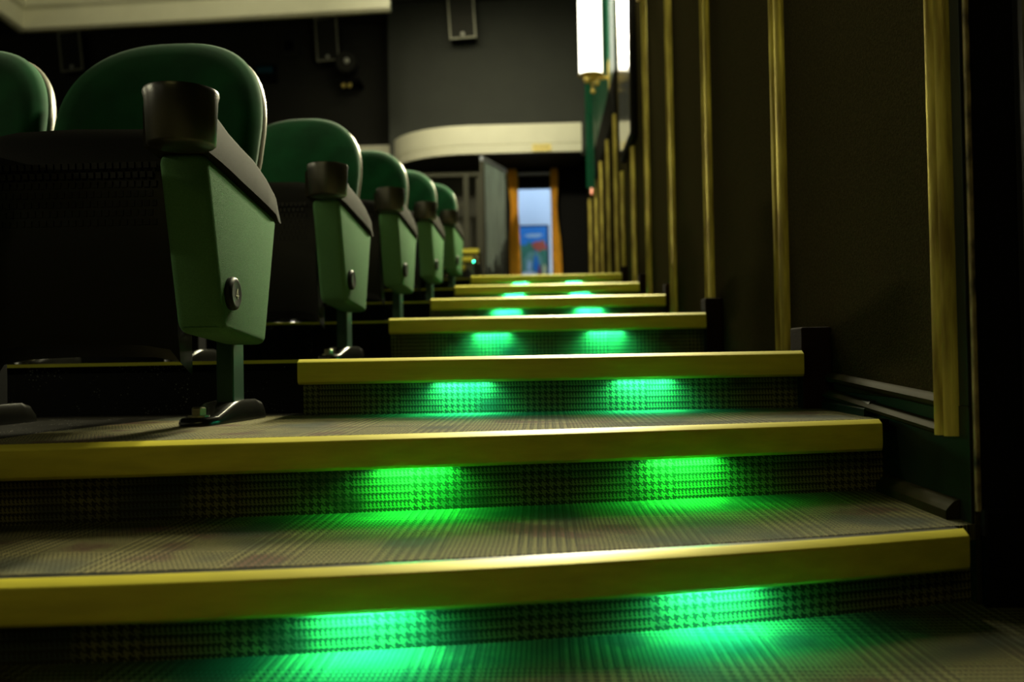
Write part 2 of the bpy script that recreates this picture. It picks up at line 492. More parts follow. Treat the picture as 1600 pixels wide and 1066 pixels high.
for k in range(1, 8):
    f, z, zb = F[k], Z[k], Z[k - 1]
    if k == 1:
        nx0, nx1, cx0 = -1.9, 0.509, -1.9
    elif k == 2:
        nx0, nx1, cx0 = -1.9, 0.514, -0.76
    else:
        nx0 = {3: -0.466, 4: -0.466, 5: -0.459, 6: -0.457, 7: -0.456}[k]
        nx1 = {3: 0.481, 4: 0.485, 5: 0.498, 6: 0.500, 7: 0.501}[k]
        cx0 = -0.47
    t = thing('stair_step', 'carpeted aisle step with brass nosing, ' + STEP_NAMES[k], 'step', (0, f(0), zb), 'aisle steps')
    if k == 1: t['label'] = 'carpeted step with long curved brass nosing, the nearest and lowest'
    if k == 2: t['label'] = 'carpeted step on which the nearest seat foot is bolted'
    b = nb(); nosing(b, f, z, nx0, nx1); obj('nosing', b, 'brass', t, smooth=True, angle=25)
    b = nb(); ribbon(b, xs_of(nx0, nx1), lambda x: f(x) + 0.018, lambda x: f(x) + 0.040, z - 0.019, z - 0.0008); obj('nosing_insert', b, 'insert', t)
    # carpeted riser
    rx0 = -1.9 if k <= 2 else -0.47
    b = nb(); ribbon(b, xs_of(rx0, WX - 0.001), lambda x: f(x) + 0.056, lambda x: f(x) + 0.066, zb, z - 0.0195); obj('riser', b, 'carpet_riser', t)
    # carpeted tread up to the next riser
    if k < 7:
        g = F[k + 1]
        ze = z
        if k == 2:
            b = nb()
            loft(b, [[(xl, y, z - 0.02), (WX - 0.001, y, z - 0.02), (WX - 0.001, y, z), (xl, y, z)] for xl, y in [(-0.79, 1.42), (-0.72, 1.7325)]])
            # front part follows the curve
            ribbon(b, xs_of(-0.80, WX - 0.001), lambda x: f(x) + 0.040, lambda x: 1.42, z - 0.02, z - 0.0002)
            obj('tread', b, 'carpet_tread', t)
            b = nb()
            ribbon(b, xs_of(-6.99, -0.80), lambda x: f2(max(x, -1.9)) + 0.040, lambda x: 1.42, z - 0.02, z - 0.001)
            loft(b, [[(-6.99, y, z - 0.02), (xl, y, z - 0.02), (xl, y, z - 0.001), (-6.99, y, z - 0.001)] for xl, y in [(-0.791, 1.42), (-0.721, 1.74)]])
            box(b, -6.99, -0.4701, 1.741, 1.677 + SET, z - 0.02, z - 0.001)
            obj('platform', b, 'platform', t)
        else:
            b = nb(); ribbon(b, xs_of(cx0, WX - 0.001), lambda x: f(x) + 0.040, lambda x: g(x) + 0.0555, z - 0.02, z); obj('tread', b, 'carpet_tread', t)
    else:
        b = nb(); box(b, -0.47, WX - 0.001, f(0) + 0.040, 10.399, z - 0.02, z); obj('tread', b, 'carpet_tread', t)
    if k >= 3:
        pf = f(0) + SET
        pe = (F[k + 1](0) + SET - 0.001) if k < 7 else 10.399
        b = nb()
        box(b, -6.99, -0.4705, pf, pf + 0.007, zb, z - 0.02)
        box(b, -0.4705, -0.462, f(0) + 0.057, pf + 0.02, zb, z - 0.021)
        obj('platform_riser', b, 'black_riser', t)
        b = nb(); box(b, -6.99, -0.4705, pf + 0.008, pe, z - 0.02, z - 0.001); obj('platform', b, 'platform', t)
        b = nb(); box(b, -6.99, -0.468, pf - 0.008, pf + 0.012, z - 0.006, z + 0.001); obj('edge_strip', b, 'brass', t)
    if 3 <= k <= 7:   # dark carpeted kerb that closes the gap between step and wall
        b = nb(); box(b, nx1 + 0.002, WX - 0.002, f(0) + 0.02, f(0) + 0.10, zb, z + 0.045, 0.003); obj('end_block', b, 'kerb', t)

# upper stair flight seen past the seats at the left
for i, (yy, zz) in enumerate([(7.2, 1.082), (8.0, 1.239), (8.75, 1.398)]):
    lab = ['lowest', 'middle', 'highest'][i]
    t = thing('stair_step', f'{lab} of the three small far steps left of the glazed screen', 'step', (-1.2, yy, Z[7]), 'upper steps')
    b = nb(); nosing(b, flat(yy), zz, -1.9, -0.62, 4); obj('nosing', b, 'brass', t, smooth=True, angle=25)
    b = nb(); box(b, -1.9, -0.62, yy + 0.03, 9.4, (Z[7] if i == 0 else [0, 1.082, 1.239][i]) + 0.001, zz - 0.003); obj('tread', b, 'carpet_riser', t)

# ------------------------------------------------------------------ step lights
STEPWORD = [None, 'nearest brass nosing', 'second brass nosing from the bottom', 'third brass nosing from the bottom',
            'fourth brass nosing from the bottom', 'fifth brass nosing from the bottom', 'sixth brass nosing from the bottom', 'topmost brass nosing']
def step_light(x, f, z, label, mat, col, power, wdt=0.13, glow=True):
    y = f(x)
    sl = (f(x + 0.01) - f(x - 0.01)) / 0.02
    t = thing('step_light', label, 'light', (x, y + 0.028, z - 0.055), 'green step lights')
    b = nb(); box(b, x - wdt / 2, x + wdt / 2, y + 0.012, y + 0.046, z - 0.040, z - 0.021, 0.002)
    bmesh.ops.rotate(b, verts=b.verts, cent=(x, y, 0), matrix=Matrix.Rotation(math.atan(sl), 3, 'Z'))
    obj('housing', b, 'black_paint', t)
    for i in range(6):
        xx = x + (i - 2.5) * wdt * 0.13
        b = nb(); box(b, xx - 0.003, xx + 0.003, y + 0.034, y + 0.041, z - 0.0455, z - 0.0402, 0.001)
        bmesh.ops.rotate(b, verts=b.verts, cent=(x, y, 0), matrix=Matrix.Rotation(math.atan(sl), 3, 'Z'))
        obj('led', b, mat, t)
    if glow:
        d = bpy.data.lights.new('led_glow', 'AREA')
        d.shape = 'RECTANGLE'; d.size = wdt * K * 0.8; d.size_y = 0.008
        d.energy = power; d.color = col; d.spread = math.radians(150)
        o = bpy.data.objects.new('led_glow', d); COL.objects.link(o)
        o.parent = t
        o.location = Vector((0, 0.018, 0.0105)) * K
        o.rotation_euler = (math.radians(-6), 0, math.atan(sl))
    return t

LX = {1: (-0.197, 0.195), 2: (-0.190, 0.212), 3: (-0.158, 0.190), 4: (-0.158, 0.190), 5: (-0.150, 0.190), 6: (-0.150, 0.198), 7: (-0.140, 0.200)}
for k in range(1, 8):
    for side, x in zip(('left', 'right'), LX[k]):
        mat, col = ('led_green', (0.01, 1.0, 0.07)) if k == 2 else ('led_cyan', (0.02, 1.0, 0.38))
        pw = {1: 1.35, 2: 1.05, 3: 1.0, 4: 1.2, 5: 2.0, 6: 3.2, 7: 4.0}[k]
        step_light(x, F[k], Z[k], f'{side} green light under the {STEPWORD[k]}', mat, col, pw)
step_light(-0.66, flat(8.0), 1.239, 'green light under the middle of the three far left steps', 'led_cyan', (0, 1, 0.33), 3.0)
step_light(-0.68, flat(8.75), 1.398, 'green light under the highest of the three far left steps', 'led_cyan', (0, 1, 0.33), 3.0)
step_light(-0.575, flat(5.70 + SET - 0.02), Z[7], 'lone green light glimpsed between the last two seats', 'led_cyan', (0, 1, 0.33), 0.8, 0.06)

# ------------------------------------------------------------------ wall mouldings
def moulding_profile(y, w=0.045, p=0.022):
    pts = [(-1, 0), (-1, 0.35), (-0.82, 0.75), (-0.6, 0.95), (-0.38, 0.80), (-0.24, 0.35), (-0.20, 0.12), (-0.02, 0.12), (0.02, 0.5), (0.12, 0.62), (0.26, 1.0), (0.55, 1.15), (0.78, 0.95), (0.92, 0.5), (1, 0.3), (1, 0)]
    return [(WX - q * p, y + s * w / 2) for s, q in pts]

tops = {5.15: 1.53, 5.85: 1.53, 6.35: 2.04, 7.1: 2.04, 7.9: 2.04, 8.7: 2.04, 9.8: 2.04}
n = 1
for y, zb in [(2.0, Z[3] + 0.002), (2.85, Z[4] + 0.002), (3.64, Z[4] + 0.002), (4.46, Z[5] + 0.002), (5.15, Z[6] + 0.002), (5.85, Z[7] + 0.002), (6.35, Z[7]), (7.1, Z[7]), (7.9, Z[7]), (8.7, Z[7]), (9.8, Z[7])]:
    b = nb()
    zt = tops.get(y, 4.39)
    loft(b, [[(px, py, z) for px, py in moulding_profile(y)] for z in [zb + (zt - zb) * i / 6 for i in range(7)]])
    struct('trim_%d' % n, b, 'gold', smooth=True); n += 1
# near corner moulding with foot that turns into the sill
b = nb()
loft(b, [[(px, py, z) for px, py in moulding_profile(1.199, 0.031, 0.022)] for z in [0.222 + 4.16 * i / 8 for i in range(9)]])
struct('trim_13', b, 'gold', smooth=True)
# two sill rails of the nearest wall panel
def rail(name, y0, z0, y1, z1, h, p, m):
    b = nb()
    prof = [(0, -0.5), (0.6, -0.5), (0.95, -0.25), (1.0, 0.05), (0.75, 0.3), (0.5, 0.42), (0.25, 0.5), (0, 0.5)]
    loft(b, [[(WX - q * p, y, z + s * h) for q, s in prof] for y, z in ((y0, z0), (y1, z1))])
    struct(name, b, m, smooth=True)
rail('trim_14', 1.206, 0.228, 1.92, 0.268, 0.016, 0.022, 'olive_trim')
rail('trim_15', 1.206, 0.264, 1.92, 0.296, 0.018, 0.016, 'olive_trim')
b = nb(); box(b, WX - 0.004, WX, 1.156, 1.94, 0.10, 0.262, 0.001); box(b, WX - 0.004, WX, 1.156, 1.182, 0.2625, 4.39, 0.001); struct('trim_16', b, 'dark_green_paint')
b = nb()
prof = [(0, 0), (0.018, 0), (0.018, 0.012), (0.014, 0.017), (0.007, 0.024), (0, 0.026)]
loft(b, [[(WX - 0.005 - q, y, Z[1] + s) for q, s in prof] for y in (1.185, 1.43)]); struct('baseboard_right', b, 'olive_trim')
b = nb()
loft(b, [[(WX - 0.005 - q, y, Z[2] + s) for q, s in prof] for y in (1.475, 1.73)]); struct('baseboard_right_upper', b, 'dark_green_paint')
# worn corner edge and the black return beyond it
b = nb(); box(b, WX - 0.001, WX + 0.006, 1.147, 1.1535, 0.13, 4.39, 0.002); struct('trim_17', b, 'worn')
b = nb(); box(b, WX + 0.3, 1.15, 1.155, 1.20, 0.0, 4.39); struct('wall_return', b, 'black_paint')
b = nb(); box(b, 0.595, 0.62, 1.119, 1.147, 0.14, 4.39, 0.008); struct('trim_18', b, 'gloss_black')
b = nb(); box(b, WX + 0.002, 0.948, 1.135, 1.147, 0.013, 0.135, 0.004); struct('baseboard_return', b, 'black_paint')

# ------------------------------------------------------------------ poster case on the right wall
t = thing('poster_case', 'black glass-fronted poster case high on the moulded wall', 'poster case', (0.51, 5.45, 1.54))
b = nb(); box(b, 0.504, WX - 0.001, 4.94, 5.66, 1.54, 3.6, 0.012); obj('frame', b, 'black_paint', t)
b = nb(); box(b, 0.499, 0.5035, 4.97, 5.63, 1.57, 3.57); obj('glass', b, 'glass_dark', t)
tag(obj('wall_indicator', (lambda bb: (box(bb, 0.50, 0.519, 9.0, 9.06, 1.96, 2.03, 0.004), bb)[1])(nb()), 'amber_led'), 'tiny orange indicator light low on the far right wall', 'light')

# ------------------------------------------------------------------ wall sconces
def sconce(x, y, z, label, power=220, side=1, aimy=-1.0, W=None):
    W = WX if W is None else W
    t = thing('wall_sconce', label, 'lamp', (x, y, z - 0.14), 'wall sconces')
    b = nb()
    nn = 64
    rings = []
    for zz, rs in ((z - 0.005, 0.80), (z, 0.97), (z + 0.03, 1.0), (z + 0.8, 1.0), (z + 0.82, 0.85)):
        rings.append([(x + 0.086 * rs * (1 + 0.035 * math.cos(16 * 2 * PI * i / nn)) * math.cos(2 * PI * i / nn),
                       y + 0.086 * rs * (1 + 0.035 * math.cos(16 * 2 * PI * i / nn)) * math.sin(2 * PI * i / nn), zz) for i in range(nn)])
    loft(b, rings)
    obj('glass_shade', b, 'sconce_glass', t, smooth=True)
    b = nb()
    lathe(b, x, y, [(0.095, z - 0.012), (0.098, z - 0.006), (0.06, z - 0.02), (0.03, z - 0.035), (0.022, z - 0.05)][::-1] + [(0.005, z - 0.004)], 24)
    tube(b, (x, y, z - 0.03), (W - 0.015 * side, y, z - 0.03), 0.014)
    box(b, min(W - 0.014 * side, W - 0.001 * side), max(W - 0.014 * side, W - 0.001 * side), y - 0.05, y + 0.05, z - 0.15, z + 0.10, 0.0)
    obj('bracket', b, 'brass_fitting', t, smooth=True)
    b = nb()
    sphere(b, (x - 0.03, y - 0.03, z - 0.050), 0.030); obj('knob', b, 'brass_fitting', t, smooth=True)
    b = nb(); sphere(b, (x + 0.045, y - 0.02, z - 0.075), 0.024); obj('knob', b, 'brass_fitting', t, smooth=True)
    d = bpy.data.lights.new('sconce_glow', 'AREA')
    d.shape = 'RECTANGLE'; d.size = 0.10 * K; d.size_y = 0.8 * K; d.spread = math.radians(130)
    d.energy = power; d.color = (1.0, 0.94, 0.60)
    o = bpy.data.objects.new('sconce_glow', d); COL.objects.link(o); o.parent = t
    o.location = Vector((-0.10 * side, -0.09, 0.55)) * K
    o.rotation_euler = Vector((-0.8 * side, aimy, -0.3)).to_track_quat('-Z', 'Z').to_euler()
    b = nb(); sphere(b, (x + 0.015, y, z - 0.13), 0.022)
    tube(b, (x + 0.01, y, z - 0.13), (x + 0.005, y, z - 0.03), 0.008); obj('finial', b, 'brass_fitting', t, smooth=True)
    return t
sconce(0.395, 6.8, 2.47, 'glowing white cylinder wall lamp with gold fittings beside the green drape')
sconce(0.395, 4.7, 2.36, 'glowing cylinder wall lamp above the frame over the upper steps', 66)
sconce(0.395, 5.75, 2.78, 'added unseen cylinder lamp high above the glass-fronted poster case', 200)  # extra lamp out of view, added to brighten the far seat panels
sconce(0.395, 2.9, 2.16, 'glowing cylinder wall lamp above the frame over the middle steps', 62)
for yy, pw, ay, lb in ((-5.0, 3, 0.8, 'nearest the screen'), (0.6, 44, 0.0, 'in the middle'), (4.2, 8, -0.3, 'nearest the rear wall')):
    sconce(-6.85, yy, 2.1, 'glowing cylinder lamp on the far left wall, ' + lb, pw, side=-1, aimy=ay, W=-7.0)

# green drape behind the lamp
b = nb()
pts = []
for i in range(61):
    u = i / 60
    pts.append((0.435 + 0.085 * u, 8.55 + 0.018 * math.sin(u * 2 * PI * 3.2)))
rings = []
for zz, sc in ((1.93, 1.0), (2.4, 1.0), (3.2, 0.95), (4.36, 0.9)):
    fr = [(0.52 - (0.52 - x) * sc, y, zz) for x, y in pts]
    bk = [(x, y + 0.012, zz) for x, y, _ in reversed(fr)]
    rings.append(fr + bk)
loft(b, rings)
tag(obj('green_drape', b, 'satin', smooth=True), 'narrow green satin drape below and behind the glowing wall lamp', 'curtain')

# ------------------------------------------------------------------ orange curtains at the doorway
def curtain(x0, x1, lean, flip, label):
    b = nb()
    rings = []
    nn = 48
    for j in range(25):
        v = j / 24
        z = Z[7] + 0.005 + (2.50 - Z[7]) * v
        pinch = 1 - 0.32 * math.exp(-((v - 0.72) / 0.16) ** 2)
        top = 1 - 0.25 * max(0, (v - 0.93) / 0.07) ** 2
        cx = (x0 + x1) / 2 + lean * (1 - v) + 0.012 * flip * math.exp(-((v - 0.72) / 0.2) ** 2)
        hw = (x1 - x0) / 2 * pinch * top
        fr = []
        for i in range(nn):
            u = i / (nn - 1) * 2 - 1
            fr.append((cx + u * hw, 10.33 + 0.024 * math.sin(u * 8.5 + 1.4 * math.sin(v * 5) + flip), z))
        rings.append(fr + [(x, y + 0.012, z) for x, y, _ in reversed(fr)])
    loft(b, rings)
    return tag(obj('doorway_curtain', b, 'orange', smooth=True), label, 'curtain', 'orange doorway curtains')
curtain(-0.395, -0.265, 0.03, 1, 'orange curtain hanging on the left side of the bright doorway')
curtain(0.105, 0.205, 0.03, -1, 'orange curtain hanging on the right side of the bright doorway')

# ------------------------------------------------------------------ poster in the foyer
def flatcol(name, c):
    return simple(name, c, 0.5)
cols = {'sky': (0.02, 0.22, 0.62), 'leaf': (0.05, 0.22, 0.12), 'leaf2': (0.16, 0.34, 0.26), 'red': (0.55, 0.10, 0.05), 'pale': (0.45, 0.60, 0.70), 'white': (0.9, 0.9, 0.95), 'plum': (0.28, 0.03, 0.08), 'lemon': (0.62, 0.58, 0.25)}
for k_, c in cols.items():
    M['ink_' + k_] = flatcol('ink_' + k_, c)
t = thing('framed_poster', 'colourful blue and green poster in dark frame seen through the doorway', 'poster', (-0.13, 12.98, 1.12))
b = nb(); box(b, -0.36, 0.10, 12.965, 12.995, 1.10, 2.235, 0.004); obj('frame', b, 'dim_wall', t)
b = nb(); box(b, -0.345, 0.072, 12.958, 12.966, 1.13, 2.21); obj('print', b, 'ink_sky', t)
def blob(m, cx, cz, rx, rz, sd, y):
    random.seed(sd)
    b = nb()
    nn = 18
    pts = [(min(0.07, max(-0.343, cx + rx * math.cos(a) * (1 + random.uniform(-.3, .3)))), cz + rz * math.sin(a) * (1 + random.uniform(-.3, .3))) for a in [2 * PI * i / nn for i in range(nn)]]
    loft(b, [[(x, y, z) for x, z in pts], [(x, y + 0.002, z) for x, z in pts]])
    obj('printed_shape', b, 'ink_' + m, t)
blob('pale', -0.11, 2.08, 0.13, 0.03, 1, 12.955)
blob('leaf', -0.21, 1.74, 0.14, 0.25, 2, 12.954)
blob('leaf2', -0.12, 1.66, 0.14, 0.20, 3, 12.952)
blob('leaf', 0.0, 1.76, 0.10, 0.26, 9, 12.953)
blob('red', -0.03, 1.93, 0.10, 0.08, 4, 12.950)
blob('pale', -0.19, 1.64, 0.03, 0.09, 5, 12.948)
blob('sky', -0.09, 1.66, 0.04, 0.12, 6, 12.947)
blob('white', -0.20, 1.50, 0.13, 0.06, 7, 12.945)
blob('plum', -0.04, 1.56, 0.025, 0.10, 8, 12.944)
blob('lemon', 0.03, 1.55, 0.03, 0.11, 10, 12.944)

# ------------------------------------------------------------------ glazed screen / open door leaf by the stair head
p0, p1 = Vector((-0.585, 8.80, 0)), Vector((-0.372, 9.46, 0))
dv = (p1 - p0); L = dv.length; ang = math.atan2(dv.y, dv.x)
t = thing('glazed_screen', 'tall folding glazed screen left of the orange doorway curtain', 'screen', (p0.x, p0.y, Z[7]))
def onleaf(b):
    bmesh.ops.rotate(b, verts=b.verts, cent=(0, 0, 0), matrix=Matrix.Rotation(ang, 3, 'Z'))
    bmesh.ops.translate(b, verts=b.verts, vec=p0)
    return b
zt = 2.32
b = nb(); box(b, 0, L, -0.018, 0.018, zt - 0.05, zt, 0.004); obj('top_rail', onleaf(b), 'grey_metal', t)
b = nb(); box(b, 0, L, -0.018, 0.018, Z[7] + 0.001, Z[7] + 0.10, 0.004); obj('bottom_rail', onleaf(b), 'grey_metal', t)
for s0 in (0, L - 0.045):
    b = nb(); box(b, s0, s0 + 0.045, -0.018, 0.018, Z[7] + 0.1, zt - 0.05, 0.004); obj('stile', onleaf(b), 'pale_metal', t)
M['ribbed'] = simple('ribbed_glass', (0.42, 0.52, 0.46), 0.22, 0.0, spec=0.8, noise=0.3, nscale=6, stretch=(1, 1, 0.3))
b = nb()
nn = 72
fr = [(0.045 + (L - 0.09) * i / nn, -0.008 - 0.010 * abs(math.sin(i / nn * PI * 9))) for i in range(nn + 1)]
bk = [(x, 0.006) for x, _ in reversed(fr)]
loft(b, [[(x, y, z) for x, y in fr + bk] for z in (Z[7] + 0.1, zt - 0.05)])
obj('ribbed_panel', onleaf(b), 'ribbed', t)
b = nb()
for i in range(9):
    x0 = 0.06 + i * (L - 0.12) / 9
    hh = [0.28, 0.30, 0.24, 0.36, 0.42, 0.33, 0.47, 0.55, 0.6][i]
    box(b, x0, x0 + 0.02, -0.030, -0.020, Z[7] + 0.1, Z[7] + 0.1 + hh)
obj('lower_slats', onleaf(b), 'dim_wall', t)

# handrail on the left flight
t = thing('handrail', 'pale metal handrail with post above the far left steps', 'railing', (-0.8, 9.6, 1.378))
b = nb(); box(b, -0.835, -0.775, 9.58, 9.62, 1.378, 2.30, 0.004); obj('post', b, 'pale_metal', t)
b = nb(); box(b, -0.70, -0.64, 9.62, 9.66, 1.378, 2.30, 0.004); obj('post', b, 'pale_metal', t)
b = nb(); box(b, -2.2, -0.64, 9.60, 9.63, 2.285, 2.325, 0.004); obj('rail', b, 'pale_metal', t)
b = nb(); box(b, -2.2, -0.78, 9.60, 9.63, 1.96, 1.995, 0.004); obj('rail', b, 'pale_metal', t)
b = nb(); box(b, -7, -0.605, 9.401, 10.399, Z[7] + 0.001, 1.377); struct('floor_upper', b, 'dim_wall')

# ------------------------------------------------------------------ loudspeakers and fittings on the rear wall
def speaker(cx, cz, yw, w_, h_, tilt, label):
    t = thing('loudspeaker', label, 'speaker', (cx, yw - 0.02, cz - h_ / 2), 'surround loudspeakers')
    R = Matrix.Rotation(tilt, 3, 'Y')
    def fin(b):
        bmesh.ops.rotate(b, verts=b.verts, cent=(cx, yw, cz), matrix=R); return b
    b = nb(); box(b, cx - w_ / 2 + 0.01, cx + w_ / 2 - 0.01, yw - 0.20, yw - 0.005, cz - h_ / 2 + 0.01, cz + h_ / 2 - 0.01, 0.01); obj('cabinet', fin(b), 'black_paint', t)
    b = nb()
    e = 0.018
    for a in ((-w_/2, -w_/2+e, -h_/2, h_/2), (w_/2-e, w_/2, -h_/2, h_/2), (-w_/2+e, w_/2-e, h_/2-e, h_/2), (-w_/2+e, w_/2-e, -h_/2, -h_/2+e)):
        box(b, cx + a[0], cx + a[1], yw - 0.225, yw - 0.20, cz + a[2], cz + a[3], 0.004)
    obj('rim', fin(b), 'speaker_frame', t)
    b = nb(); box(b, cx - w_/2 + e, cx + w_/2 - e, yw - 0.215, yw - 0.20, cz - h_/2 + e, cz + h_/2 - e); obj('grille', fin(b), 'speaker_cloth', t)
    b = nb(); sphere(b, (cx, yw - 0.222, cz - h_/2 + 0.05), 0.022); obj('emblem', fin(b), 'badge_silver', t, smooth=True)
def at(px, py, D):      # measured bearing to layout position at a known distance
    dx, dy = px - 800, py - 533
    c, s = math.cos(0.0177), math.sin(0.0177)
    ux, uy = dx * c - dy * s, dx * s + dy * c
    v = Matrix.Rotation(math.atan(49.6 / 1400), 3, 'Z') @ Matrix.Rotation(math.atan(23.9 / 1400), 3, 'X') @ Vector((ux / 1400, 1, -uy / 1400))
    v *= D / v.y
    return v.x, v.z + EYE
for (px, py, yw, hpx, tl, lab) in [(111, 80, 10.75, 64, -0.09, 'loudspeaker above the nearest seat, leftmost on the dark wall'),
                                   (511, 62, 10.75, 68, -0.05, 'loudspeaker beside the spotlight on the dark wall'),
                                   (721, 20, 10.15, 82, -0.05, 'loudspeaker above the cream balcony edge')]:
    X_, Z_ = at(px, py, yw - 0.2)
    speaker(X_, Z_, yw, 0.30 if px > 600 else 0.27, hpx * yw / 1400, tl, lab)

X_, Z_ = at(545, 104, 10.55)
t = thing('spotlight', 'small dark spotlight with glinting lens on the rear wall', 'spotlight', (X_, 10.6, Z_ - 0.28))
b = nb()
rings = [[(X_ + r * math.cos(a), 10.55 + o, Z_ + r * math.sin(a)) for a in [2 * PI * i / 24 for i in range(24)]] for o, r in ((-0.20, 0.11), (-0.18, 0.125), (0.05, 0.10), (0.10, 0.06))]
loft(b, rings); obj('housing', b, 'speaker_cloth', t, smooth=True)
b = nb(); sphere(b, (X_ + 0.02, 10.34, Z_), 0.035); obj('lens', b, 'badge_silver', t, smooth=True)
b = nb(); box(b, X_ - 0.02, X_ + 0.02, 10.60, 10.749, Z_ - 0.05, Z_ + 0.2, 0.004); box(b, X_ - 0.10, X_ + 0.14, 10.45, 10.748, Z_ - 0.22, Z_ - 0.17, 0.005); obj('mount', b, 'black_paint', t)
for ddx in (-0.04, 0.035):
    b = nb(); sphere(b, (X_ + ddx, 10.42, Z_ - 0.27), 0.028); tube(b, (X_ + ddx, 10.46, Z_ - 0.27), (X_ + ddx, 10.47, Z_ - 0.21), 0.01); obj('knob', b, 'brass_fitting', t, smooth=True)
X_, Z_ = at(414, 110, 10.7)
t = thing('projection_port', 'small blue projection window in the dark rear wall', 'window', (X_, 10.74, Z_ - 0.14))
b = nb(); box(b, X_ - 0.14, X_ + 0.14, 10.69, 10.749, Z_ - 0.15, Z_ + 0.07, 0.006); obj('frame', b, 'black_paint', t)
b = nb(); box(b, X_ - 0.10, X_ + 0.10, 10.682, 10.692, Z_ - 0.035, Z_ + 0.04, 0.002); obj('glass', b, 'blue_glass', t)
X_, Z_ = at(452, 73, 10.7)
t = thing('junction_box', 'square dark box on the rear wall left of the middle loudspeaker', 'box', (X_, 10.73, Z_ - 0.1))
b = nb(); box(b, X_ - 0.12, X_ + 0.12, 10.70, 10.749, Z_ - 0.12, Z_ + 0.12, 0.006); obj('plate', b, 'speaker_cloth', t)
b = nb(); box(b, X_ - 0.05, X_ + 0.05, 10.66, 10.702, Z_ - 0.05, Z_ + 0.06, 0.006); obj('cover', b, 'black_paint', t)

# ------------------------------------------------------------------ cinema seats (built where the nearest aisle seat stands)
SX, SY, SZ = -0.54, 1.60, Z[2]
def rounded_outline(n=64):
    """front outline of the backrest in local (x, z) about its centre"""
    pts = []
    for i in range(n):
        a = 2 * PI * i / n
        c, s = math.cos(a), math.sin(a)
        if s >= 0:
            e = 2.35
            x = 0.212 * math.copysign(abs(c) ** (2 / e), c)
            z = 0.215 * abs(s) ** (2 / e)
        else:
            e = 3.2
            x = (0.212 - 0.030 * abs(s)) * math.copysign(abs(c) ** (2 / e), c)
            z = -0.28 * abs(s) ** (2 / e)
        pts.append((x, z))
    return pts

OUT = rounded_outline()
BC = (-0.768, 0.802)          # backrest centre (x, z): widest height
def back_pt(x, z, off):
    """place a backrest point: leaning back with height, wrapping forward at the sides"""
    lean = 1.73 + (z + 0.28) * 0.30
    wrap = -0.045 * (x / 0.212) ** 2
    return (BC[0] + x, lean + wrap + off, BC[1] + z)

